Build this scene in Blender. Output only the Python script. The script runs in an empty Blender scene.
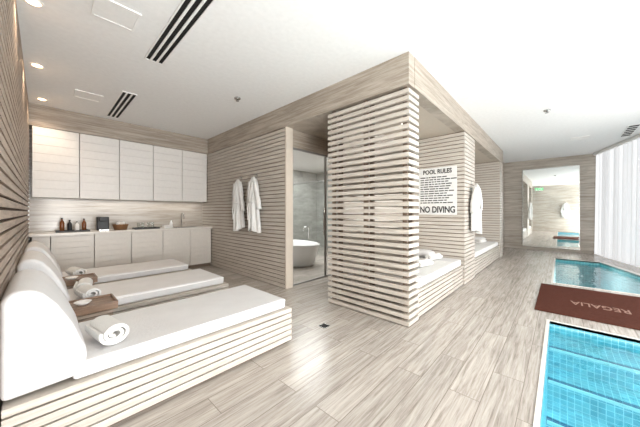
import bpy, bmesh, math, random
from mathutils import Vector, Matrix
random.seed(4)
S = bpy.context.scene
COL = S.collection
R = math.radians
S.view_settings.view_transform = 'Standard'
S.view_settings.look = 'None'
S.view_settings.exposure = 0.0

# ------------------------------------------------------------ materials
def lin(c):
    return tuple(((v/255)/12.92 if v/255 <= .04045 else ((v/255+.055)/1.055)**2.4) for v in c) + (1,)
def mat(name, col, rough=.5, metal=0, emit=None, es=0, bump=0, bscale=200, spec=.5, var=0.06):
    m = bpy.data.materials.new(name); m.use_nodes = True
    n = m.node_tree.nodes; l = m.node_tree.links; b = n['Principled BSDF']
    b.inputs['Roughness'].default_value = rough; b.inputs['Metallic'].default_value = metal
    b.inputs['Specular IOR Level'].default_value = spec
    tc = n.new('ShaderNodeTexCoord'); nz = n.new('ShaderNodeTexNoise')
    nz.inputs['Scale'].default_value = bscale*.1
    l.new(tc.outputs['Object'], nz.inputs['Vector'])
    mx = n.new('ShaderNodeMix'); mx.data_type = 'RGBA'
    c = lin(col)
    mx.inputs[6].default_value = tuple(max(0, v*(1-var)) for v in c[:3])+(1,)
    mx.inputs[7].default_value = tuple(min(1, v*(1+var)) for v in c[:3])+(1,)
    l.new(nz.outputs['Fac'], mx.inputs[0]); l.new(mx.outputs[2], b.inputs['Base Color'])
    if emit:
        b.inputs['Emission Color'].default_value = lin(emit); b.inputs['Emission Strength'].default_value = es
    if bump:
        n2 = n.new('ShaderNodeTexNoise'); n2.inputs['Scale'].default_value = bscale; n2.inputs['Detail'].default_value = 4
        l.new(tc.outputs['Object'], n2.inputs['Vector'])
        bp = n.new('ShaderNodeBump'); bp.inputs['Strength'].default_value = bump; bp.inputs['Distance'].default_value = .01
        l.new(n2.outputs['Fac'], bp.inputs['Height']); l.new(bp.outputs['Normal'], b.inputs['Normal'])
    return m
def vein(name, cols, scale, rough=.4, tiles=None, grout=None, spec=.5):
    m = bpy.data.materials.new(name); m.use_nodes = True
    n = m.node_tree.nodes; l = m.node_tree.links; b = n['Principled BSDF']
    b.inputs['Roughness'].default_value = rough; b.inputs['Specular IOR Level'].default_value = spec
    g = n.new('ShaderNodeNewGeometry')
    mp = n.new('ShaderNodeMapping'); mp.inputs['Scale'].default_value = scale
    nz = n.new('ShaderNodeTexNoise'); nz.inputs['Scale'].default_value = 1; nz.inputs['Detail'].default_value = 9; nz.inputs['Roughness'].default_value = .72
    nz.inputs['Distortion'].default_value = .5
    cr = n.new('ShaderNodeValToRGB')
    e = cr.color_ramp.elements
    e[0].position = .34; e[0].color = lin(cols[0]); e[1].position = .66; e[1].color = lin(cols[2])
    k = e.new(.5); k.color = lin(cols[1])
    if tiles:
        rot, bw, rh, off, mort, tv = tiles
        m2 = n.new('ShaderNodeMapping'); m2.inputs['Rotation'].default_value = rot
        l.new(g.outputs['Position'], m2.inputs['Vector'])
        br = n.new('ShaderNodeTexBrick'); br.offset = off
        br.inputs['Scale'].default_value = 1; br.inputs['Brick Width'].default_value = bw; br.inputs['Row Height'].default_value = rh
        br.inputs['Mortar Size'].default_value = mort; br.inputs['Bias'].default_value = 0
        br.inputs['Color1'].default_value = (0,0,0,1); br.inputs['Color2'].default_value = (1,1,1,1); br.inputs['Mortar'].default_value = (.5,.5,.5,1)
        l.new(m2.outputs[0], br.inputs['Vector'])
        va = n.new('ShaderNodeVectorMath'); va.operation = 'MULTIPLY_ADD'
        va.inputs[1].default_value = (7.3, 5.1, 3.7)
        l.new(br.outputs['Color'], va.inputs[0]); l.new(g.outputs['Position'], va.inputs[2])
        l.new(va.outputs[0], mp.inputs['Vector'])
        l.new(mp.outputs[0], nz.inputs['Vector'])
        hs = n.new('ShaderNodeHueSaturation')
        mr = n.new('ShaderNodeMapRange'); mr.inputs['To Min'].default_value = 1-tv; mr.inputs['To Max'].default_value = 1+tv
        l.new(br.outputs['Color'], mr.inputs['Value']); l.new(mr.outputs[0], hs.inputs['Value'])
        l.new(nz.outputs['Fac'], cr.inputs[0]); l.new(cr.outputs[0], hs.inputs['Color'])
        mx = n.new('ShaderNodeMix'); mx.data_type = 'RGBA'; mx.inputs[7].default_value = lin(grout)
        l.new(br.outputs['Fac'], mx.inputs[0]); l.new(hs.outputs[0], mx.inputs[6]); l.new(mx.outputs[2], b.inputs['Base Color'])
    else:
        l.new(g.outputs['Position'], mp.inputs['Vector'])
        l.new(mp.outputs[0], nz.inputs['Vector']); l.new(nz.outputs['Fac'], cr.inputs[0]); l.new(cr.outputs[0], b.inputs['Base Color'])
    return m

M = {}
M['floor'] = vein('floor_stone', [(142,133,124),(178,170,162),(200,193,185)], (2.2,42,4), .24, ((0,0,0),1.25,.2,.37,.0025,.09), (134,125,116), spec=.5)
M['stone_h'] = vein('travertine_horizontal', [(138,127,114),(168,157,144),(192,182,170)], (1.6,1.6,32), .5)
M['stone_tile'] = vein('travertine_tiles', [(146,136,124),(176,167,156),(198,190,180)], (1,1.2,18), .4, ((R(90),0,R(90)),1.2,.6,.5,.002,.05), (138,126,112))
M['backsplash'] = vein('backsplash_stone', [(146,138,128),(172,164,154),(190,183,174)], (1.3,1,22), .18)
M['slat'] = vein('slat_wood', [(176,167,156),(194,186,176),(207,200,191)], (2,2,34), .5)
M['slat_brown'] = vein('slat_wood_brown', [(142,125,110),(170,153,138),(188,172,157)], (2,2,30), .5)
M['gap'] = mat('groove_brown', (122,106,92), .8)
M['gap_dark'] = mat('groove_dark', (72,56,46), .8)
M['ceiling'] = mat('ceiling_paint', (242,242,241), .8)
M['white'] = mat('white_paint', (244,243,241), .5)
M['cream'] = mat('cream_paint', (214,203,189), .6)
M['soffit'] = mat('niche_soffit_paint', (186,175,161), .6)
M['cab'] = mat('cabinet_lacquer', (232,229,225), .35)
M['cab_low'] = mat('base_cabinet_lacquer', (220,214,206), .35)
M['counter'] = mat('counter_stone', (224,218,210), .25)
M['cloth'] = mat('white_fabric', (220,219,219), .9, bump=.25, bscale=60, spec=.1)
M['terry'] = mat('terry_cloth', (234,233,230), .95, bump=.8, bscale=220, spec=.05)
M['brown'] = vein('walnut_wood', [(100,76,60),(128,102,82),(150,124,102)], (3,20,20), .4)
M['mat'] = mat('brown_mat', (84,50,41), .95, bump=.7, bscale=300, spec=.05, var=.25)
M['mat_text'] = mat('mat_lettering', (150,116,102), .9)
M['black'] = mat('black_plastic', (22,22,24), .45)
M['dark'] = mat('dark_slot', (20,18,18), .8)
M['steel'] = mat('brushed_steel', (190,190,188), .25, 1)
M['frame'] = mat('bronze_frame', (104,100,94), .4, .5)
M['doorframe'] = mat('satin_door_frame', (150,148,144), .4, .3)
M['text'] = mat('sign_lettering', (52,50,50), .6)
M['sign'] = mat('sign_board', (224,223,221), .5)
M['tub'] = mat('tub_acrylic', (236,236,236), .2)
M['marble'] = vein('pale_marble', [(158,158,154),(184,183,179),(204,203,199)], (1.5,1.5,4), .3, ((R(90),0,0),.9,.6,.5,.003,.03), (154,153,150))
M['green'] = mat('exit_green', (40,160,90), .5, emit=(60,200,110), es=1.0)
M['lamp_warm'] = mat('warm_lamp_lens', (255,230,200), .5, emit=(255,205,150), es=12)
M['lamp_white'] = mat('white_lamp_lens', (255,250,240), .5, emit=(255,248,236), es=2.5)
M['amber'] = mat('amber_glass', (120,66,26), .15)
M['wicker'] = mat('wicker', (134,98,66), .8, bump=.8, bscale=120)
M['nosing'] = mat('step_nosing', (190,226,230), .4)

def mirror_mat():
    m = bpy.data.materials.new('mirror_silver'); m.use_nodes = True
    b = m.node_tree.nodes['Principled BSDF']; b.inputs['Metallic'].default_value = 1; b.inputs['Roughness'].default_value = .02
    b.inputs['Base Color'].default_value = (.90,.93,.92,1); return m
M['mirror'] = mirror_mat()
def thin_glass(name, tint, f0=.04, rough=.0, bump=0, wave=3):
    m = bpy.data.materials.new(name); m.use_nodes = True
    n = m.node_tree.nodes; l = m.node_tree.links
    for x in list(n):
        if x.type != 'OUTPUT_MATERIAL': n.remove(x)
    out = [x for x in n if x.type == 'OUTPUT_MATERIAL'][0]
    t = n.new('ShaderNodeBsdfTransparent'); t.inputs[0].default_value = tint
    g = n.new('ShaderNodeBsdfGlossy'); g.inputs['Roughness'].default_value = rough
    lw = n.new('ShaderNodeLayerWeight'); lw.inputs[0].default_value = .5
    p = n.new('ShaderNodeMath'); p.operation = 'POWER'; p.inputs[1].default_value = 5; l.new(lw.outputs['Facing'], p.inputs[0])
    f = n.new('ShaderNodeMath'); f.operation = 'MULTIPLY_ADD'; f.inputs[1].default_value = 1-f0; f.inputs[2].default_value = f0; l.new(p.outputs[0], f.inputs[0])
    mx = n.new('ShaderNodeMixShader')
    l.new(f.outputs[0], mx.inputs[0]); l.new(t.outputs[0], mx.inputs[1]); l.new(g.outputs[0], mx.inputs[2]); l.new(mx.outputs[0], out.inputs[0])
    if bump:
        ge = n.new('ShaderNodeNewGeometry'); nz = n.new('ShaderNodeTexNoise'); nz.inputs['Scale'].default_value = wave; nz.inputs['Detail'].default_value = 3
        l.new(ge.outputs['Position'], nz.inputs['Vector'])
        bp = n.new('ShaderNodeBump'); bp.inputs['Strength'].default_value = bump; bp.inputs['Distance'].default_value = .02
        l.new(nz.outputs['Fac'], bp.inputs['Height']); l.new(bp.outputs[0], g.inputs['Normal'])
    return m
M['glass'] = thin_glass('clear_glass', (.94,.955,.95,1), .05)
M['winglass'] = thin_glass('window_glass', (.97,.98,.98,1))
M['water'] = thin_glass('pool_water', (.62,.90,.94,1), .08, .02, .9, 5)
def tile_mat(name, a, b_, grout, s):
    m = bpy.data.materials.new(name); m.use_nodes = True
    n = m.node_tree.nodes; l = m.node_tree.links; b = n['Principled BSDF']; b.inputs['Roughness'].default_value = .3
    uv = n.new('ShaderNodeUVMap')
    br = n.new('ShaderNodeTexBrick'); br.offset = 0; br.inputs['Scale'].default_value = 1
    br.inputs['Brick Width'].default_value = s; br.inputs['Row Height'].default_value = s; br.inputs['Mortar Size'].default_value = s*.06
    br.inputs['Color1'].default_value = lin(a); br.inputs['Color2'].default_value = lin(b_); br.inputs['Mortar'].default_value = lin(grout)
    nz = n.new('ShaderNodeTexNoise'); nz.inputs['Scale'].default_value = 4; nz.inputs['Distortion'].default_value = 2
    hs = n.new('ShaderNodeHueSaturation'); mr = n.new('ShaderNodeMapRange'); mr.inputs['From Min'].default_value = .3; mr.inputs['From Max'].default_value = .7
    mr.inputs['To Min'].default_value = .86; mr.inputs['To Max'].default_value = 1.14
    l.new(uv.outputs[0], br.inputs['Vector']); l.new(uv.outputs[0], nz.inputs['Vector']); l.new(nz.outputs['Fac'], mr.inputs['Value'])
    l.new(mr.outputs[0], hs.inputs['Value']); l.new(br.outputs[0], hs.inputs['Color']); l.new(hs.outputs[0], b.inputs['Base Color']); return m
M['tile'] = tile_mat('pool_tile', (92,170,190), (124,196,208), (176,220,228), .05)
M['band'] = tile_mat('pool_band_tile', (24,84,120), (34,100,134), (90,150,176), .05)
M['tile_deep'] = tile_mat('pool_tile_deep', (70,156,164), (98,178,186), (150,206,210), .06)
def glowing_curtain_mat():
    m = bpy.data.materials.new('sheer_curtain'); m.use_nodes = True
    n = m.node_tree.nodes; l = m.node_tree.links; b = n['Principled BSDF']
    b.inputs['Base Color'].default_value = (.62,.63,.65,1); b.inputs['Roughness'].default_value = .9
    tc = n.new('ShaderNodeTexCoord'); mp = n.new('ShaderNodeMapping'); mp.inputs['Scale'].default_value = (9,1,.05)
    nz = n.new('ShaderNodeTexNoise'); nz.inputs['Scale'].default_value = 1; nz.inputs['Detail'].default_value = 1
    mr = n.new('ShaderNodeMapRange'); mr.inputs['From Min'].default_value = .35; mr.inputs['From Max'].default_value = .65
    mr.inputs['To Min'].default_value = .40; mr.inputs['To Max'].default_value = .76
    l.new(tc.outputs['Object'], mp.inputs[0]); l.new(mp.outputs[0], nz.inputs['Vector']); l.new(nz.outputs['Fac'], mr.inputs['Value']); l.new(mr.outputs[0], b.inputs['Emission Strength'])  # window backlight painted in as streaky emission on the fabric
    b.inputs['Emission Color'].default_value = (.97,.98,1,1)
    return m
M['curtain'] = glowing_curtain_mat()

# ------------------------------------------------------------ mesh helpers
def box(bm, x0, x1, y0, y1, z0, z1):
    v = [bm.verts.new(p) for p in ((x0,y0,z0),(x1,y0,z0),(x1,y1,z0),(x0,y1,z0),(x0,y0,z1),(x1,y0,z1),(x1,y1,z1),(x0,y1,z1))]
    for f in ((3,2,1,0),(4,5,6,7),(0,1,5,4),(1,2,6,5),(2,3,7,6),(3,0,4,7)): bm.faces.new([v[i] for i in f])
def lathe(bm, prof, cx=0, cy=0, n=20, ax='z'):
    rings = []
    for r, z in prof:
        ring = []
        for k in range(n):
            a = 2*math.pi*k/n
            ring.append(bm.verts.new((cx+r*math.cos(a), cy+r*math.sin(a), z)))
        rings.append(ring)
    for i in range(len(rings)-1):
        for k in range(n):
            bm.faces.new((rings[i][k], rings[i][(k+1)%n], rings[i+1][(k+1)%n], rings[i+1][k]))
    bm.faces.new(list(reversed(rings[0]))); bm.faces.new(rings[-1])
def tube(bm, pts, r, n=8):
    rs = r if isinstance(r, (list, tuple)) else [r]*len(pts)
    pts = [Vector(p) for p in pts]; rings = []
    for i, p in enumerate(pts):
        d = (pts[min(i+1, len(pts)-1)] - pts[max(i-1, 0)]).normalized()
        up = Vector((0,0,1)) if abs(d.z) < .9 else Vector((1,0,0))
        a = d.cross(up).normalized(); b = d.cross(a).normalized()
        rings.append([bm.verts.new(p + rs[i]*(math.cos(2*math.pi*k/n)*a + math.sin(2*math.pi*k/n)*b)) for k in range(n)])
    for i in range(len(rings)-1):
        for k in range(n):
            bm.faces.new((rings[i][k], rings[i][(k+1)%n], rings[i+1][(k+1)%n], rings[i+1][k]))
    bm.faces.new(list(reversed(rings[0]))); bm.faces.new(rings[-1])
def prism(bm, prof, y0, y1, nseg=1):
    rings = []
    for j in range(nseg+1):
        y = y0+(y1-y0)*j/nseg
        rings.append([bm.verts.new((x, y, z)) for x, z in prof])
    n = len(prof)
    for j in range(nseg):
        for k in range(n):
            bm.faces.new((rings[j][k], rings[j][(k+1)%n], rings[j+1][(k+1)%n], rings[j+1][k]))
    bm.faces.new(list(reversed(rings[0]))); bm.faces.new(rings[-1])
def obj(name, bm, m, parent=None, bevel=0, smooth=False, seg=2, loc=None):
    bmesh.ops.recalc_face_normals(bm, faces=bm.faces)
    me = bpy.data.meshes.new(name); bm.to_mesh(me); bm.free()
    o = bpy.data.objects.new(name, me); COL.objects.link(o)
    me.materials.append(M[m] if isinstance(m, str) else m)
    if parent: o.parent = parent
    if loc: o.location = loc
    if smooth:
        for p in me.polygons: p.use_smooth = True
    if bevel:
        b = o.modifiers.new('bevel', 'BEVEL'); b.width = bevel; b.segments = seg; b.limit_method = 'ANGLE'; b.angle_limit = R(35)
        b.harden_normals = smooth
    return o
def B(*boxes):
    bm = bmesh.new()
    for b in boxes: box(bm, *b)
    return bm
def thing(name, label, cat, loc=(0,0,0), rz=0, group=None):
    o = bpy.data.objects.new(name, None); COL.objects.link(o); o.empty_display_size = .1
    o.location = loc; o.rotation_euler = (0,0,rz); o['label'] = label; o['category'] = cat
    if group: o['group'] = group
    return o
def tag(o, label, cat, group=None, kind=None):
    o['label'] = label; o['category'] = cat
    if group: o['group'] = group
    if kind: o['kind'] = kind
    return o
def struct(name, bm, m, **k):
    o = obj(name, bm, m, **k)
    if not k.get('parent'): o['kind'] = 'structure'
    return o
def dup(root, loc, rz=None, label=None):
    r = root.copy(); COL.objects.link(r); r.location = loc
    if rz is not None: r.rotation_euler = (0,0,rz)
    if label: r['label'] = label
    for ch in list(root.children):
        c = ch.copy(); COL.objects.link(c); c.parent = r
        for g in list(ch.children):
            d = g.copy(); COL.objects.link(d); d.parent = c
    return r
def text_mesh(name, body, size, m, parent, loc, rot, align='CENTER', ext=.002, bold=0, sx=1):
    cu = bpy.data.curves.new(name, 'FONT'); cu.body = body; cu.size = size; cu.align_x = align; cu.align_y = 'CENTER'; cu.extrude = ext
    cu.offset = bold; cu.resolution_u = 3
    t = bpy.data.objects.new(name, cu); COL.objects.link(t)
    dg = bpy.context.evaluated_depsgraph_get(); dg.update()
    me = bpy.data.meshes.new_from_object(t.evaluated_get(dg))
    bpy.data.objects.remove(t)
    o = bpy.data.objects.new(name, me); COL.objects.link(o); me.materials.clear(); me.materials.append(M[m])
    o.location = loc; o.rotation_euler = rot; o.scale = (sx,1,1)
    if parent: o.parent = parent
    return o

# ------------------------------------------------------------ room constants
H = 3.1; HB = 2.74
XL = -.15; YB = 6.75; XF = 11.6
CX, CY = 2.80, 1.24
def yw(x): return -.89-.274*(XF-x)
def yp(x): return -.75-.294*(9.8-x)
P1 = (.3, 4.12); P2 = (6.4, 9.8); PY = .09

# floor
bm = bmesh.new()
def quadf(pts): bm.faces.new([bm.verts.new((x,y,0)) for x,y in pts])
quadf([(XL,PY),(XF,PY),(XF,YB),(XL,YB)])
for a, b in ((XL,P1[0]),(P1[1],P2[0]),(P2[1],XF)):
    quadf([(a,yw(a)),(b,yw(b)),(b,PY),(a,PY)])
for a, b in (P1, P2):
    quadf([(a,yw(a)),(b,yw(b)),(b,yp(b)),(a,yp(a))])
struct('floor', bm, 'floor')
# ceiling
bm = bmesh.new()
lo = [bm.verts.new((x,y,H)) for x,y in ((XL,yw(XL)),(XF,yw(XF)),(XF,YB),(XL,YB))]
hi = [bm.verts.new((v.co.x,v.co.y,H+.1)) for v in lo]
bm.faces.new(lo); bm.faces.new(hi)
for k in range(4): bm.faces.new((lo[k],lo[(k+1)%4],hi[(k+1)%4],hi[k]))
struct('ceiling', bm, 'ceiling')

# pools
def pool(name, x0, x1, depth, steps, m):
    bm = bmesh.new(); uvl = bm.loops.layers.uv.new('UVMap')
    def q(pts, ax, mi=0):
        f = bm.faces.new([bm.verts.new(p) for p in pts]); f.material_index = mi
        for l in f.loops:
            c = l.vert.co
            l[uvl].uv = {'z':(c.x,c.y),'x':(c.y,c.z),'y':(c.x,c.z)}[ax]
    q([(x0,PY,0),(x1,PY,0),(x1,PY,-depth),(x0,PY,-depth)], 'y')
    q([(x0,yp(x0),0),(x1,yp(x1),0),(x1,yp(x1),-depth),(x0,yp(x0),-depth)], 'y')
    q([(x0,PY,0),(x0,yp(x0),0),(x0,yp(x0),-depth),(x0,PY,-depth)], 'x')
    q([(x1,PY,0),(x1,yp(x1),0),(x1,yp(x1),-depth),(x1,PY,-depth)], 'x')
    q([(x0,PY,-depth),(x1,PY,-depth),(x1,yp(x1),-depth),(x0,yp(x0),-depth)], 'z')
    for sx0, sx1, z in steps:
        q([(sx0+.07,PY,z),(sx1,PY,z),(sx1,yp(sx1),z),(sx0+.07,yp(sx0+.07),z)], 'z')
        q([(sx0,PY,z),(sx0+.07,PY,z),(sx0+.07,yp(sx0+.07),z),(sx0,yp(sx0),z)], 'z', 1)
        q([(sx0,PY,z),(sx0,yp(sx0),z),(sx0,yp(sx0),-depth),(sx0,PY,-depth)], 'x')
    o = bpy.data.objects.new(name, bpy.data.meshes.new(name)); bm.to_mesh(o.data); bm.free(); COL.objects.link(o)
    o.data.materials.append(M[m]); o.data.materials.append(M['band']); o['kind'] = 'structure'
    for k, (sx0, sx1, z) in enumerate(steps):
        struct('pool_step_nosing', B((sx0-.006,sx0+.014,yp(sx0)+.01,PY-.005,z-.02,z+.004)), 'nosing')
    bm = bmesh.new()
    bm.faces.new([bm.verts.new(p) for p in ((x0,PY,-.07),(x0,yp(x0),-.07),(x1,yp(x1),-.07),(x1,PY,-.07))])
    return obj('pool_water', bm, 'water')
w = pool('pool_basin', *P1, 1.1, [(3.74,P1[1]-.001,-.17),(3.40,3.74,-.36),(3.06,3.40,-.56)], 'tile')
tag(w, 'bright turquoise pool water in the foreground, before the brown mat', 'water', kind='stuff')
w = pool('pool_basin', *P2, .9, [], 'tile_deep')
tag(w, 'deep teal pool water beyond the brown mat', 'water', kind='stuff')
t = thing('pool_drain', 'dark square drain on the submerged step of the foreground pool', 'drain', (3.22,-.40,-.559))
obj('frame', B((-.06,.06,-.06,.06,0,.004)), 'steel', t); obj('grate', B((-.052,.052,-.052,.052,.004,.008)), 'dark', t)
# coping
bm = bmesh.new()
def skew(bm, pts, z0, z1):
    a = [bm.verts.new((x,y,z0)) for x,y in pts]; b = [bm.verts.new((x,y,z1)) for x,y in pts]; n = len(pts)
    bm.faces.new(a); bm.faces.new(b)
    for k in range(n): bm.faces.new((a[k],a[(k+1)%n],b[(k+1)%n],b[k]))
c_ = .03
for a, b in (P1, P2):
    skew(bm, [(a-c_,PY),(b+c_,PY),(b+c_,PY+c_),(a-c_,PY+c_)], -.03, .006)
    skew(bm, [(a-c_,yp(a-c_)),(b+c_,yp(b+c_)),(b+c_,yp(b+c_)-.1),(a-c_,yp(a-c_)-.1)], -.03, .006)
    skew(bm, [(a-c_,yp(a-c_)),(a,yp(a)),(a,PY),(a-c_,PY)], -.03, .006)
    skew(bm, [(b,yp(b)),(b+c_,yp(b+c_)),(b+c_,PY),(b,PY)], -.03, .006)
struct('trim_1', bm, 'counter')

# slatted wall panels --------------------------------------------------
def slats_z(z0, z1, pitch, gap):
    z = z0
    while z < z1-.01:
        yield z, min(z+pitch-gap, z1); z += pitch
YS = 1.75
struct('wall_left', B((XL-.12,XL-.02,yw(XL),YB+.1,0,H)), 'gap_dark')
bm = bmesh.new()
for a, b in slats_z(0, H, .07, .02): box(bm, XL-.02, XL, YS, YB, a, b)
struct('wall_left_slats', bm, 'slat_brown')
struct('wall_left_stone', B((XL-.02,XL,yw(XL),YS,0,H)), 'stone_tile')
struct('wall_back', B((XL,7.0,YB,YB+.1,0,H)), 'backsplash')
struct('wall_far', B((XF,XF+.1,yw(XF)-.1,YB,0,H)), 'stone_tile')
struct('wall_front', B((CX+.02,CX+.15,3.41,YB,0,HB)), 'gap')
bm = bmesh.new()
for a, b in slats_z(0.01, HB, .07, .014): box(bm, CX, CX+.02, 3.42, YB, a, b)
struct('wall_front_slats', bm, 'slat')
struct('trim_2', B((CX,CX+.15,3.38,3.41,0,HB)), 'cream')
struct('trim_3', B((CX-.005,CX+.15,CY,YB,HB,H)), 'stone_h')
struct('trim_4', B((CX+.15,9.3,CY-.005,CY+.15,HB,H)), 'stone_h')
struct('trim_5', B((XL,CX-.005,6.4,YB,HB,H)), 'stone_h')
def slat_block(name, x0, x1, y0, y1, z1=HB, inset=.03, pitch=.07, gap=.014, core='gap'):
    struct(name, B((x0+inset,x1-inset,y0+inset,y1-inset,0,z1)), core)
    bm = bmesh.new()
    for a, b in slats_z(.01, z1, pitch, gap): box(bm, x0, x1, y0, y1, a, b)
    struct(name+'_slats', bm, 'slat')
sx0, sx1, sy0, sy1 = CX, CX+.28, CY, 2.45
bm = bmesh.new(); tk = .045
for a, b in slats_z(.01, HB, .08, .032):
    box(bm, sx0, sx0+tk, sy0, sy1, a, b); box(bm, sx1-tk, sx1, sy0, sy1, a, b)
    box(bm, sx0+tk, sx1-tk, sy0, sy0+tk, a, b); box(bm, sx0+tk, sx1-tk, sy1-tk, sy1, a, b)
struct('wall_screen_slats', bm, 'slat', bevel=.004)
bxs = []
for y in (sy0+tk, sy0+.58, sy1-tk-.05):
    bxs += [(sx0+tk, sx0+tk+.04, y, y+.05, 0, HB), (sx1-tk-.04, sx1-tk, y, y+.05, 0, HB)]
struct('wall_screen_posts', B(*bxs), 'gap')
slat_block('wall_divider', 5.1, 5.85, CY, 2.38, inset=.02)
slat_block('wall_end', 8.8, 9.25, CY, 2.38, inset=.02)
struct('wall_niche', B((CX+.28,9.25,2.40,2.5,0,HB)), 'gap')
bm = bmesh.new()
for a, b in slats_z(.01, HB, .07, .014): box(bm, CX+.29, 5.08, 2.38, 2.40, a, b); box(bm, 5.87, 8.78, 2.38, 2.40, a, b)
struct('wall_niche_slats', bm, 'slat')
struct('wall_beyond', B((9.25,XF,1.5,1.6,0,H)), 'stone_tile')
struct('ceiling_niche', B((CX+.15,9.3,CY+.15,2.5,HB,HB+.04)), 'soffit')
struct('ceiling_passage', B((CX+.15,4.8,2.5,3.5,HB,HB+.04)), 'stone_h')
struct('wall_passage', B((4.7,4.8,2.5,3.42,0,HB)), 'stone_h')
struct('wall_lintel', B((CX+.15,7.0,3.42,3.5,2.44,HB)), 'stone_h')
struct('wall_bath_front', B((4.7,7.0,3.42,3.5,0,2.44)), 'stone_h')
struct('wall_bath_side', B((7.0,7.1,3.42,YB,0,HB)), 'marble')
struct('wall_bath_back', B((CX+.15,7.0,YB-.08,YB,0,HB)), 'marble')
struct('ceiling_bath', B((CX+.15,7.1,3.5,YB,HB,HB+.04)), 'white')
# glass door
d = thing('door_1', 'framed clear glass door into the bath room', 'door', (2.97,3.46,0)); d['kind'] = 'structure'
obj('frame', B((0,.035,-.02,.02,0,2.44),(.9,.925,-.02,.02,0,2.44),(1.69,1.73,-.02,.02,0,2.44),(.035,1.69,-.02,.02,2.41,2.44),(.035,1.69,-.02,.02,0,.02)), 'doorframe', d)
obj('glass_panel', B((.04,.895,-.006,.006,.025,2.405)), 'glass', d)
obj('glass_panel', B((.93,1.685,-.006,.006,.025,2.405)), 'glass', d)
bm = bmesh.new(); tube(bm, [(.80,-.06,.85),(.80,-.06,1.35)], .012); tube(bm, [(.80,-.06,.9),(.80,-.006,.9)], .008); tube(bm, [(.80,-.06,1.3),(.80,-.006,1.3)], .008)
obj('handle', bm, 'steel', d, smooth=True)
# bath tub
t = thing('bathtub', 'white freestanding oval bathtub behind the glass door', 'bathtub', (4.35,5.0,0))
bm = bmesh.new()
prof = [(.62,0),(.68,.05),(.80,.46),(.84,.52),(.80,.535),(.76,.51),(.66,.2),(.5,.14)]
lathe(bm, prof, n=36)
for v in bm.verts: v.co.x *= .6
obj('shell', bm, 'tub', t, smooth=True)
bm = bmesh.new(); tube(bm, [(.58,0,.0),(.58,0,.85),(.55,0,.9),(.42,0,.9),(.38,0,.86),(.38,0,.8)], .015); obj('tub_filler', bm, 'steel', t, smooth=True)
g = thing('shower_screen', 'frameless glass shower screen beyond the bathtub', 'shower screen', (5.7,5.6,0))
obj('pane', B((-.01,0,-.9,.9,.01,2.2)), 'glass', g)
obj('rail', B((-.02,.01,-.9,.9,2.2,2.24)), 'steel', g)

# ------------------------------------------------------------ windows + curtain
ang = math.atan2(.274, 1)
wl = math.hypot(XF-XL, .274*(XF-XL))
win = thing('window_1', 'full height glazing behind the sheer curtains', 'window', (XF,yw(XF),0), math.pi+ang); win['kind'] = 'structure'
bx = []
nm = 8
for k in range(nm+1):
    x = wl*k/nm; bx.append((x-.03,x+.03,-.0,.1,0,H))
bx += [(0,wl,0,.1,0,.08),(0,wl,0,.1,H-.08,H)]
obj('window_frame', B(*bx), 'white', win)
obj('pane', B((.03,wl-.03,.045,.055,.08,H-.08)), 'winglass', win)
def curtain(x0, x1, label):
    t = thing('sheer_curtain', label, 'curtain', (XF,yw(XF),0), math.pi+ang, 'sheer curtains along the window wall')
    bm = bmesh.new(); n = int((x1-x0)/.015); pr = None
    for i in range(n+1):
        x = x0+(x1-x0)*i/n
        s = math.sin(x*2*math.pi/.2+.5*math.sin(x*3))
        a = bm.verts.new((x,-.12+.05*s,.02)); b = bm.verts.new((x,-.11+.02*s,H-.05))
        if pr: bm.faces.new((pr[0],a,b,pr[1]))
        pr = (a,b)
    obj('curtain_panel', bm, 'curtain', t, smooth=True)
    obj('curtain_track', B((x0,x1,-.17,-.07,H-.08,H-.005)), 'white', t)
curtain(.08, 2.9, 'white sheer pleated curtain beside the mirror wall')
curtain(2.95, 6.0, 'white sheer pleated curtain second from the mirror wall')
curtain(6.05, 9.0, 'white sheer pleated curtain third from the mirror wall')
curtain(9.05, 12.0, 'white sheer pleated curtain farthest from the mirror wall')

# mirror
mr = thing('wall_mirror', 'tall framed wall mirror on the stone wall at the end of the pool', 'mirror', (XF,.26,0))
obj('mirror_glass', B((-.03,-.022,-.70,.70,.12,2.77)), 'mirror', mr)
obj('frame', B((-.04,-.001,-.72,-.70,.10,2.79),(-.04,-.001,.70,.72,.10,2.79),(-.04,-.001,-.70,.70,.10,.12),(-.04,-.001,-.70,.70,2.77,2.79)), 'steel', mr)
obj('backing', B((-.022,-.001,-.70,.70,.12,2.77)), 'frame', mr)

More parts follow.
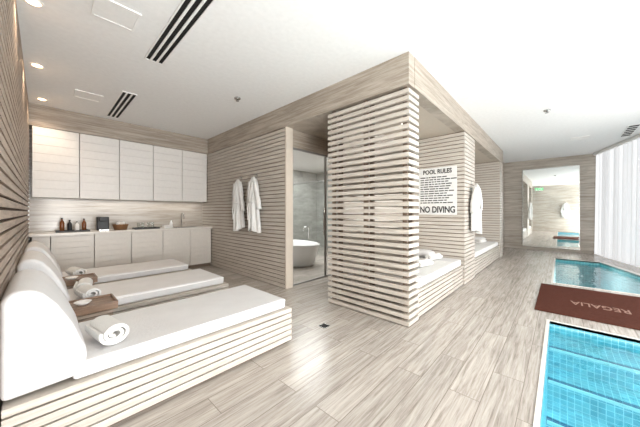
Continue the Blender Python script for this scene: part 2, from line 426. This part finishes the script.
# ------------------------------------------------------------ loungers
def towel_roll(name, label, loc, rz, L=.34, r=.06, group=None):
    t = thing(name, label, 'towel', loc, rz, group)
    bm = bmesh.new(); pts = []; turns = 2.3; N = 56
    for i in range(N+1):
        f = i/N; a = -f*turns*2*math.pi - math.pi/2; rr = .014+(r-.014)*f+.003*math.sin(f*17)
        pts.append((rr*math.cos(a)*1.18, r*.96+rr*math.sin(a)*.96))
    th = (r-.012)/turns*.86; inner = []; outer = []
    for i, (x, z) in enumerate(pts):
        a = -(i/N)*turns*2*math.pi - math.pi/2
        outer.append((x+th*.5*math.cos(a), z+th*.5*math.sin(a))); inner.append((x-th*.5*math.cos(a), z-th*.5*math.sin(a)))
    y0, y1 = -L/2, L/2
    vo = [[bm.verts.new((x,y,z+.012)) for x,z in outer] for y in (y0,y1)]
    vi = [[bm.verts.new((x,y,z+.012)) for x,z in inner] for y in (y0,y1)]
    for i in range(N):
        bm.faces.new((vo[0][i],vo[0][i+1],vo[1][i+1],vo[1][i])); bm.faces.new((vi[0][i],vi[0][i+1],vi[1][i+1],vi[1][i]))
        for e in (0,1): bm.faces.new((vo[e][i],vo[e][i+1],vi[e][i+1],vi[e][i]))
    for i in (0,N): bm.faces.new((vo[0][i],vo[1][i],vi[1][i],vi[0][i]))
    obj('roll', bm, 'terry', t, bevel=.006, smooth=True)
    return t
def folded_towel(label, loc, rz, w=.3, dd=.2, h=.06, group=None):
    t = thing('folded_towel', label, 'towel', loc, rz, group)
    hh = h/3
    for k in range(3):
        bm = bmesh.new(); z0 = k*hh
        pr = [(-w/2+.01,z0+.001),(w/2-.012,z0+.001)]+[(w/2-.012+hh*.5*math.sin(a), z0+hh/2-hh*.48*math.cos(a)) for a in (.6,1.2,1.57,2.0,2.6)]+[(w/2-.012,z0+hh-.001),(-w/2+.01,z0+hh-.001)]
        prism(bm, pr, -dd/2, dd/2, 2)
        obj('fold', bm, 'terry', t, bevel=.004)
    return t
LW = .82; LL = 1.84
def make_lounger(label):
    t = thing('lounger', label, 'sun lounger', (0,0,0), 0, 'loungers in a row against the slatted wall')
    obj('base_core', B((.05,LL-.06,.04,LW-.04,0,.33)), 'gap', t)
    bm = bmesh.new()
    for a, b in slats_z(.03, .345, .055, .01): box(bm, .01, LL, 0, LW, a, b)
    obj('base_slats', bm, 'slat', t, bevel=.003)
    bm = bmesh.new()
    prism(bm, [(.26,.348),(LL-.05,.348),(LL-.045,.40),(LL-.05,.442),(1.2,.44),(.8,.443),(.26,.444)], .035, LW-.035, 1)
    obj('mattress', bm, 'cloth', t, bevel=.022, smooth=True, seg=3)
    bm = bmesh.new()
    prism(bm, [(.002,.36),(.27,.37),(.325,.448),(.318,.52),(.26,.68),(.20,.80),(.15,.87),(.09,.905),(.03,.895),(.002,.85)], .03, LW-.03, 1)
    obj('backrest', bm, 'cloth', t, bevel=.038, smooth=True, seg=4)
    bm = bmesh.new()
    tube(bm, [(.37,.036,.425),(LL-.055,.036,.425)], .005, 6); tube(bm, [(LL-.052,.045,.427),(LL-.052,LW-.045,.427)], .005, 6)
    obj('piping', bm, 'white', t, smooth=True)
    return t
LY = (1.96, 3.24, 4.46)
L0 = make_lounger('nearest white padded lounger on a slatted wooden base')
L0.location = (XL+.006, LY[0], 0)
dup(L0, (XL+.006,LY[1],0), None, 'middle white padded lounger, between the two small wooden tables')
dup(L0, (XL+.006,LY[2],0), None, 'farthest white padded lounger, nearest the white cabinets')
ZM = .445
towel_roll('rolled_towel', 'white rolled towel on the nearest lounger', (.30,2.22,ZM), R(10), .26, .068, 'rolled towels')
towel_roll('rolled_towel', 'white rolled towel on the middle lounger, nearer the camera', (.31,3.42,ZM), R(10), .25, .06, 'rolled towels')
towel_roll('rolled_towel', 'white rolled towel on the middle lounger, farther from the camera', (.31,3.78,ZM), R(-8), .27, .06, 'rolled towels')
towel_roll('rolled_towel', 'white rolled towel on the farthest lounger', (.31,4.72,ZM), R(12), .30, .058, 'rolled towels')
def side_table(label, loc):
    t = thing('side_table', label, 'table', loc, 0, 'small tables between the loungers')
    obj('tabletop', B((0,.38,0,.30,.45,.50)), 'brown', t, bevel=.004)
    obj('tray_rim', B((0,.38,0,.014,.50,.515),(0,.38,.286,.30,.50,.515),(0,.014,.014,.286,.50,.515),(.366,.38,.014,.286,.50,.515)), 'brown', t)
    bm = bmesh.new()
    for a, b in slats_z(.03, .44, .055, .01): box(bm, .03, .35, .02, .28, a, b)
    obj('body_slats', bm, 'slat_brown', t)
    obj('body_core', B((.045,.335,.035,.265,0,.45)), 'gap', t)
    return t
side_table('small brown wooden side table between nearest and middle loungers', (.08,2.87,0))
side_table('small brown wooden side table between middle and farthest loungers', (.08,4.11,0))
def dish(label, loc):
    t = thing('small_dish', label, 'dish', loc)
    bm = bmesh.new(); lathe(bm, [(.03,0),(.035,.004),(.06,.025),(.056,.027),(.03,.008)], n=20); obj('bowl', bm, 'white', t, smooth=True)
dish('small white dish on the nearer side table', (.24,3.02,.501))
dish('small white dish on the farther side table', (.24,4.25,.501))

# ------------------------------------------------------------ niche beds
def bed(label, x0, x1):
    t = thing('daybed', label, 'daybed', (x0,CY+.02,0), 0, 'daybeds in the niches'); L = x1-x0; W = 1.1
    obj('base_core', B((.02,L-.01,.03,W,0,.32)), 'gap', t)
    bm = bmesh.new()
    for a, b in slats_z(.02,.34,.06,.015): box(bm, 0, L, 0, W, a, b)
    obj('base_slats', bm, 'slat', t)
    obj('mattress', B((.02,L-.02,.02,W-.02,.345,.46)), 'cloth', t, bevel=.03, smooth=True, seg=3)
    obj('sheet', B((.3,L-.4,.012,W-.02,.36,.466)), 'terry', t, bevel=.02, smooth=True, seg=3)
    return t
bed('white daybed on slatted base in the niche below the pool rules sign', 3.10, 5.08)
bed('white daybed on slatted base in the farther niche past the robe', 5.87, 8.78)
def pillow(label, loc, rz):
    t = thing('pillow', label, 'pillow', loc, rz, 'pillows on the daybeds')
    bm = bmesh.new(); n = 12; top = []; bot = []
    for s, L in ((1,top),(-1,bot)):
        for i in range(n+1):
            row = []
            for j in range(n+1):
                u, v = -1+2*i/n, -1+2*j/n
                h = .06*((1-u**4)*(1-v**4))**.5
                row.append(bm.verts.new((u*.17*(1-.08*v*v), v*.27*(1-.08*u*u), .065+s*h)))
            L.append(row)
        for i in range(n):
            for j in range(n): bm.faces.new((L[i][j],L[i+1][j],L[i+1][j+1],L[i][j+1]))
    bmesh.ops.remove_doubles(bm, verts=bm.verts, dist=.0005)
    obj('pillow_body', bm, 'cloth', t, smooth=True)
pillow('white pillow at the head of the nearer daybed, below the sign', (4.86,1.95,.47), 0)
pillow('white pillow at the head of the farther daybed', (8.5,1.8,.47), 0)
towel_roll('rolled_towel', 'white rolled towel on the nearer daybed, beside the pillow', (4.62,1.60,.467), R(75), .30, .055, 'rolled towels')
towel_roll('rolled_towel', 'white rolled towel on the nearer daybed, by the slatted screen', (3.95,1.52,.467), R(75), .30, .055, 'rolled towels')
towel_roll('rolled_towel', 'white rolled towel on the farther daybed', (8.0,1.55,.467), R(75), .3, .055, 'rolled towels')

# ------------------------------------------------------------ robes
def robe(label, loc, rz, seed, ws=1.0, hl=1.0):
    rnd = random.Random(seed)
    t = thing('bathrobe', label, 'bathrobe', loc, rz, 'white bathrobes on hooks')
    ph = rnd.random()*6; ph2 = rnd.random()*6
    bm = bmesh.new(); NS = 48; NT = 30; g = []
    for j in range(NT+1):
        f = j/NT; row = []
        wd = (.025+.10*min(1, f/.3)**.8+.045*f+.012*math.sin(7*f+ph))*ws
        for i in range(NS+1):
            s = -1+2*i/NS
            amp = .008+.038*f
            x = s*wd+.012*math.sin(6*f+ph)
            y = -.012-(.04+.05*min(1,f/.2))*math.sqrt(max(0,1-s*s)) - amp*math.cos(s*11+ph+1.3*f)*(1-s*s)
            z = (-f*1.0 + .04*math.cos(s*3+ph2)*f - (.05*abs(s)**1.5*(1-f)))*hl
            row.append(bm.verts.new((x,y,z)))
        g.append(row)
    for j in range(NT):
        for i in range(NS): bm.faces.new((g[j][i],g[j][i+1],g[j+1][i+1],g[j+1][i]))
    o = obj('robe_body', bm, 'terry', t, smooth=True)
    sd = o.modifiers.new('thick','SOLIDIFY'); sd.thickness = .01
    for sgn in (-1,1):
        bm = bmesh.new(); n = 9; ls = .5+.08*rnd.random()
        pts = [(sgn*ws*(.075+.085*math.sin(k/n*1.5)), -.06-.02*math.sin(k/n*3+ph), (-.09-ls*k/n)*hl) for k in range(n+1)]
        tube(bm, pts, [.032+.018*k/n+.004*math.sin(k*2+ph) for k in range(n+1)], 12)
        obj('sleeve', bm, 'terry', t, smooth=True)
        bm = bmesh.new(); tube(bm, [(sgn*.015,-.06,-.01),(sgn*.045,-.10,-.12),(sgn*.03,-.13,-.32),(sgn*.012,-.14,-.5)], [.016,.024,.022,.016], 8)
        obj('collar', bm, 'terry', t, smooth=True)
    bm = bmesh.new(); tube(bm, [(-.02,-.135,-.47),(-.06,-.145,-.6),(-.05,-.14,-.72),(-.055,-.14,-.82)], .011, 6)
    tube(bm, [(.13,-.09,-.48),(.0,-.15,-.5),(-.13,-.09,-.47)], .012, 6)
    obj('belt', bm, 'terry', t, smooth=True)
    return t
def hook(label, loc, rz):
    t = thing('robe_hook', label, 'hook', loc, rz, 'hooks holding the robes')
    obj('plate', B((-.015,.015,-.006,0,.0,.06)), 'steel', t)
    bm = bmesh.new(); tube(bm, [(0,-.006,.04),(0,-.03,.035),(0,-.035,.055)], .005, 6); obj('peg', bm, 'steel', t, smooth=True)
for k, (y, l) in enumerate(((4.80,'white bathrobe on the slatted wall, nearer the cabinets'),(4.24,'white bathrobe on the slatted wall, nearer the glass door'))):
    robe(l, (CX-.03,y,1.97), -math.pi/2, k+3, 1.04, 1.02); hook('steel hook above the robe '+('nearer the cabinets' if k==0 else 'nearer the glass door'), (CX-.001,y,1.97), -math.pi/2)
robe('white bathrobe on the slatted wall end between the two niches', (5.56,CY-.03,1.84), 0, 9, 1.2, .92); hook('steel hook above the robe between the two niches', (5.56,CY-.001,1.84), 0)
robe('white bathrobe on the entrance stone wall, seen only in the mirror', (XL+.03,-.25,1.9), math.pi/2, 5, 1.1); hook('steel hook above the robe seen only in the mirror', (XL+.001,-.25,1.9), math.pi/2)

# ------------------------------------------------------------ sign
sg = thing('pool_rules_sign', 'pale pool rules board with dark lettering and NO DIVING at the bottom', 'sign', (5.094,1.705,1.68))
SW = .345
obj('board', B((-.012,0,-SW,SW,-.43,.46)), 'sign', sg)
rot = (R(90),0,R(-90))
text_mesh('title_lettering','POOL RULES',.115,'text',sg,(-.014,0,.38),rot,bold=.003, sx=.8)
text_mesh('warning_lettering','NO DIVING',.165,'text',sg,(-.014,0,-.34),rot,bold=.004, sx=.74)
bm = bmesh.new(); rnd = random.Random(2)
for r in range(12):
    z = .28-r*.044; y = .31; end = -.31+rnd.random()*.16
    while y > end:
        L = .03+rnd.random()*.07; box(bm, -.0145,-.012, y-L, y, z-.009, z+.009); y -= L+.014
obj('rule_lines', bm, 'text', sg)

# ------------------------------------------------------------ mat
mt = thing('pool_mat', 'brown mat with pale lettering on the deck between the two pools', 'mat', (5.3,-.45,0))
obj('mat_body', B((-.84,.84,-.72,.70,.001,.016)), 'mat', mt, bevel=.004)
text_mesh('lettering','REGALIA',.26,'mat_text',mt,(-.17,.06,.017),(0,0,R(90)),ext=.0008,sx=.55,bold=.002)

# ------------------------------------------------------------ cabinets
names = ['first','second','third','fourth','fifth']
ue = [XL+.04,.47,1.05,1.63,2.21,2.785]
for k in range(5):
    a, b = ue[k], ue[k+1]; w = b-a-.008
    t = thing('upper_cabinet', f'{names[k]} white wall cabinet counting from the brown slatted wall', 'cabinet', (a,6.4,1.55), 0, 'wall cabinets above the counter')
    obj('body', B((0,w,.022,.32,0,1.18)), 'cab', t)
    bm = bmesh.new()
    for z0, z1 in slats_z(.0,1.18,.148,.003): box(bm, .002,w-.002,.0,.02,z0,z1)
    obj('door', bm, 'cab', t)
le = [XL+.04,.10,.65,1.20,1.75,2.30,2.785]
lab = ['narrow pale base cabinet in the corner by the brown slatted wall','second pale base cabinet from the brown slatted wall','third pale base cabinet from the brown slatted wall','middle-right pale base cabinet under the counter, fourth from the brown wall','pale base cabinet under the left side of the sink, fifth from the brown wall','pale base cabinet in the corner by the robes, below the faucet']
for k in range(6):
    a, b = le[k], le[k+1]; w = b-a-.008
    t = thing('base_cabinet', lab[k], 'cabinet', (a,6.17,0), 0, 'base cabinets under the counter')
    obj('body', B((0,w,.022,.55,.08,.90)), 'cab_low', t)
    obj('kick_board', B((0,w,.06,.08,0,.08)), 'gap', t)
    bm = bmesh.new()
    for z0, z1 in slats_z(.09,.88,.10,.006): box(bm, .002,w-.002,.0,.02,z0,z1)
    obj('door', bm, 'cab_low', t)
ct = obj('countertop', B((XL+.002,2.795,6.14,YB-.002,.902,.945)), 'counter', bevel=.003); tag(ct,'long pale stone countertop on the pale base cabinets','countertop')
ZC = .946
t = thing('faucet', 'tall chrome gooseneck faucet at the robe end of the counter', 'faucet', (2.25,6.58,ZC))
bm = bmesh.new(); tube(bm, [(0,0,0),(0,0,.25)]+[(0,-.08+.08*math.cos(a),.25+.08*math.sin(a)) for a in (0.4,.8,1.2,1.57,2,2.4,2.8,3.14)]+[(0,-.16,.2)], .012, 10); obj('spout', bm, 'steel', t, smooth=True)
bm = bmesh.new(); tube(bm, [(.0,0,.06),(.07,0,.09)], .007, 8); obj('lever', bm, 'steel', t, smooth=True)
t = thing('sink', 'shallow steel sink set on the counter below the faucet', 'sink', (2.25,6.38,ZC)); obj('rim', B((-.22,.22,-.14,-.13,0,.006),(-.22,.22,.13,.14,0,.006),(-.22,-.21,-.13,.13,0,.006),(.21,.22,-.13,.13,0,.006)), 'steel', t); obj('bowl', B((-.21,.21,-.13,.13,0,.002)), 'frame', t)
def bottle(label, x, y, z, h, r, m, capm='black'):
    t = thing('bottle', label, 'bottle', (x,y,z), 0, 'bottles on the counter')
    bm = bmesh.new(); lathe(bm, [(r*.9,0),(r,.01),(r,h*.6),(r*.85,h*.7),(r*.35,h*.8),(r*.35,h*.92)], n=16); obj('body', bm, m, t, smooth=True)
    bm = bmesh.new(); lathe(bm, [(r*.42,h*.9),(r*.42,h)], n=12); obj('cap', bm, capm, t)
def tray(label, x, y):
    tr = thing('tray', label, 'tray', (x,y,ZC), 0, 'serving trays on the counter')
    obj('plate', B((-.22,.22,-.14,.14,0,.012)), 'black', tr); obj('rim', B((-.22,.22,-.14,-.13,.012,.03),(-.22,.22,.13,.14,.012,.03),(-.22,-.21,-.13,.13,.012,.03),(.21,.22,-.13,.13,.012,.03)), 'black', tr)
tray('dark serving tray with bottles near the brown wall end of the counter', .38, 6.42)
for k, (dx, dy, h, m, l) in enumerate(((-.14,.0,.24,'amber','amber bottle at the left of the dark tray'),(-.04,.05,.2,'black','black bottle at the middle of the dark tray'),(.05,-.03,.17,'white','short white bottle on the dark tray'),(.15,.03,.22,'amber','amber bottle at the right of the dark tray'))):
    bottle(l, .38+dx, 6.42+dy, ZC+.013, h, .032, m)
t = thing('coffee_machine', 'small black coffee machine on the counter behind the loungers', 'coffee machine', (.80,6.42,ZC))
obj('housing', B((-.09,.09,.0,.18,.0,.26)), 'black', t, bevel=.012); obj('brew_head', B((-.07,.07,-.10,.0,.18,.26)), 'black', t, bevel=.01); obj('drip_tray', B((-.07,.07,-.12,.0,0,.025)), 'steel', t)
t = thing('basket', 'brown wicker basket of rolled cloths on the counter', 'basket', (1.07,6.45,ZC))
bm = bmesh.new(); lathe(bm, [(.10,0),(.13,.10),(.135,.11),(.12,.105),(.09,.012)], n=24); obj('bowl', bm, 'wicker', t, smooth=True)
for k in range(4):
    a = k*1.57+.4
    tt = thing('face_cloth', ['white face cloth at the back left of the basket','white face cloth at the front left of the basket','white face cloth at the front right of the basket','white face cloth at the back right of the basket'][(k+3)%4], 'cloth', (1.07+.045*math.cos(a),6.45+.045*math.sin(a),ZC+.02), 0, 'face cloths in the basket')
    bm = bmesh.new(); lathe(bm, [(.024,0),(.032,.01),(.032,.12),(.022,.135)], n=14); obj('rolled_cloth', bm, 'terry', tt, smooth=True)
tray('dark serving tray with clear tumblers at the middle of the counter', 1.50, 6.42)
gp = [(1.36,6.38),(1.45,6.46),(1.54,6.38),(1.63,6.46)]
for k, (x, y) in enumerate(gp):
    o = bmesh.new(); lathe(o, [(.024,0),(.032,.12),(.029,.12),(.022,.008)], n=16)
    tag(obj('drinking_glass', o, 'glass', smooth=True, loc=(x,y,ZC+.013)), f'clear tumbler on the dark tray, {names[k]} of four counting away from the basket', 'glass', 'tumblers on the tray')
bottle('slim white soap bottle beside the faucet', 2.02, 6.55, ZC, .17, .03, 'white', 'steel')
folded_towel('folded white towel on the counter between tumblers and faucet', (1.88,6.34,ZC), 0, .18, .16, .07)

# ------------------------------------------------------------ ceiling fittings
def vent(label, x0, x1, y0, y1, n=3):
    t = thing('air_vent', label, 'air vent', (x0,y0,H), 0, 'slot air vents in the ceiling'); w = x1-x0; L = y1-y0
    obj('frame', B((0,w,0,.015,-.012,-.001),(0,w,L-.015,L,-.012,-.001),(0,.013,.015,L-.015,-.012,-.001),(w-.013,w,.015,L-.015,-.012,-.001)), 'white', t)
    obj('slot_backing', B((.002,w-.002,.016,L-.016,-.004,-.001)), 'dark', t)
    for k in range(1, n):
        c = w*k/n; obj('louver_bar', B((c-.011,c+.011,.015,L-.015,-.012,-.001)), 'white', t)
vent('long black slotted air vent in the ceiling above the nearest lounger', .81, 1.0, 2.05, 3.55)
vent('long black slotted air vent in the ceiling nearer the cabinets', .81, 1.0, 4.75, 6.2)
vent('slotted air vent in the ceiling beside the window curtain', 8.3, 9.4, -1.22, -1.04, 6)
def cpanel(label, x, y, s=.16):
    t = thing('ceiling_panel', label, 'ceiling panel', (x,y,H), 0, 'square ceiling panels')
    obj('frame', B((-s,s,-s,-s+.02,-.012,-.001),(-s,s,s-.02,s,-.012,-.001),(-s,-s+.02,-s+.02,s-.02,-.012,-.001),(s-.02,s,-s+.02,s-.02,-.012,-.001)), 'white', t)
    obj('face', B((-s+.02,s-.02,-s+.02,s-.02,-.008,-.001)), 'white', t)
cpanel('square white ceiling panel above the nearest lounger', .46, 2.95)
cpanel('square white ceiling panel above the farthest lounger', .49, 5.35)
cpanel('square white ceiling panel over the far pool', 8.9, -.35)
def downlight(label, x, y, z, warm=True, en=12, sp=95):
    t = thing('downlight', label, 'ceiling light', (x,y,z), 0, 'recessed downlights')
    bm = bmesh.new(); lathe(bm, [(.045,-.006),(.062,-.006),(.064,-.001),(.045,-.001)], n=24); obj('trim_ring', bm, 'white', t, smooth=False)
    bm = bmesh.new(); lathe(bm, [(.046,-.007),(.046,-.001)], n=20); obj('lens', bm, 'lamp_warm' if warm else 'lamp_white', t)
    l = bpy.data.lights.new('downlight_lamp','SPOT'); l.energy = en; l.spot_size = R(sp); l.spot_blend = .8; l.shadow_soft_size = .04
    l.color = (1,.80,.60) if warm else (1,.95,.88)
    lo = bpy.data.objects.new('downlight_lamp', l); COL.objects.link(lo); lo.location = (x,y,z-.02)
downlight('warm recessed downlight by the brown slatted wall, nearest the camera', -.05, 3.3, H, en=30, sp=120)
downlight('warm recessed downlight by the brown slatted wall, middle of three', -.04, 4.7, H, en=34, sp=120)
downlight('warm recessed downlight by the brown slatted wall, nearest the cabinets', .0, 6.05, H, en=36, sp=120)
downlight('white recessed downlight inside the niche with the pool rules sign', 4.0, 1.85, HB, False, 18, 140)  # added fitting, put in to light the dark niche
downlight('added white recessed downlight brightening the farther niche', 7.3, 1.85, HB, False, 18, 140)  # likewise added to brighten this niche
downlight('white recessed downlight in the passage before the glass door', 3.7, 2.95, HB, False, 22, 140)
def spr(label, x, y):
    t = thing('sprinkler', label, 'sprinkler', (x,y,H), 0, 'ceiling sprinklers')
    bm = bmesh.new(); lathe(bm, [(.02,-.03),(.045,-.02),(.05,-.001)], n=20); obj('rose', bm, 'steel', t, smooth=True)
    bm = bmesh.new(); lathe(bm, [(.025,-.05),(.025,-.046)], n=14); tube(bm, [(0,0,-.03),(0,0,-.047)], .006, 6); obj('head', bm, 'steel', t)
spr('small round sprinkler in the ceiling before the slatted robe wall', 2.1, 3.73)
spr('small round sprinkler in the ceiling above the deck by the pools', 6.07, .17)
t = thing('floor_drain', 'small square dark floor drain in the stone floor before the slatted screen', 'drain', (2.19,1.97,0))
obj('frame', B((-.05,.05,-.05,.05,.0005,.003)), 'steel', t); obj('grate', B((-.042,.042,-.042,.042,.003,.005)), 'dark', t)
t = thing('exit_sign', 'small green EXIT sign hanging from the ceiling, seen in the mirror', 'exit sign', (.15,1.05,2.84))
obj('housing', B((-.02,.02,-.2,.2,-.1,.1)), 'white', t); obj('stem', B((-.01,.01,-.01,.01,.1,.258)), 'steel', t)
text_mesh('exit_lettering','EXIT',.22,'green',t,(.022,0,0),(R(90),0,R(90)),bold=.008)

# ------------------------------------------------------------ lights
def area(name, loc, rot, sx, sy, en, col=(1,1,1)):
    l = bpy.data.lights.new(name,'AREA'); l.shape = 'RECTANGLE'; l.size = sx; l.size_y = sy; l.energy = en; l.color = col
    o = bpy.data.objects.new(name,l); COL.objects.link(o); o.location = loc; o.rotation_euler = rot; return o
def face(o, d):
    o.rotation_euler = Vector(d).to_track_quat('-Z','Z').to_euler()
nrm = Vector((-math.sin(ang), math.cos(ang), 0))
mid = Vector((4.2, yw(4.2), 1.6)) + nrm*.3
a = area('window_daylight', mid, (0,0,0), 8.0, 2.7, 205, (1,.993,.982)); face(a, nrm)
a = area('added_side_fill', (XL+.12,-2.35,1.6), (0,0,0), 2.5, 2.6, 215, (1,.988,.972)); face(a, (1,.75,0.08))  # added fill light out of view; this stone wall has no opening
a = area('added_ceiling_fill', (.45,-1.5,.5), (0,0,0), 1.4, .8, 120, (1,.99,.972)); face(a, (.15,1,.95))  # added unseen fill, lifts the left ceiling and the loungers
a = area('added_bath_fill', (5,5,HB-.02), (0,0,0), 2, 2, 125, (1,1,1))  # added area light to brighten the bath interior
a = area('added_counter_fill', (1.35,6.6,1.53), (0,0,0), 2.6, .08, 6, (1,.97,.93))  # added light below the wall cabinets, lifts the counter end
a = area('added_pool_fill', (P1[0]+.02,-1.2,-.5), (0,0,0), 1.6, .3, 7, (.85,1,1)); face(a, (1,0,0))  # added underwater fill to brighten the near pool
a = area('added_pool_fill', (P2[1]-.02,-.3,-.5), (0,0,0), .7, .3, 8, (.85,1,1)); face(a, (-1,0,0))  # second added fill, for the far pool
w = bpy.data.worlds.new('World'); S.world = w; w.use_nodes = True
nt = w.node_tree; bg = nt.nodes['Background']
sky = nt.nodes.new('ShaderNodeTexSky'); sky.sky_type = 'HOSEK_WILKIE'; sky.turbidity = 6
mx = nt.nodes.new('ShaderNodeMix'); mx.data_type='RGBA'; mx.inputs[0].default_value = .8; mx.inputs[7].default_value = (1,1,1,1)
nt.links.new(sky.outputs[0], mx.inputs[6]); nt.links.new(mx.outputs[2], bg.inputs[0]); bg.inputs[1].default_value = 1.6

# ------------------------------------------------------------ camera
f = 258.3; aa = math.atan(240/258.3)
cam = bpy.data.cameras.new('Camera'); co = bpy.data.objects.new('Camera', cam); COL.objects.link(co)
cam.sensor_width = 36; cam.lens = f/640*36; cam.clip_start = .02
co.location = (0,0,1.3)
co.rotation_euler = (R(90),0,aa-math.pi/2)
cam.shift_y = -1.5/640
S.camera = co
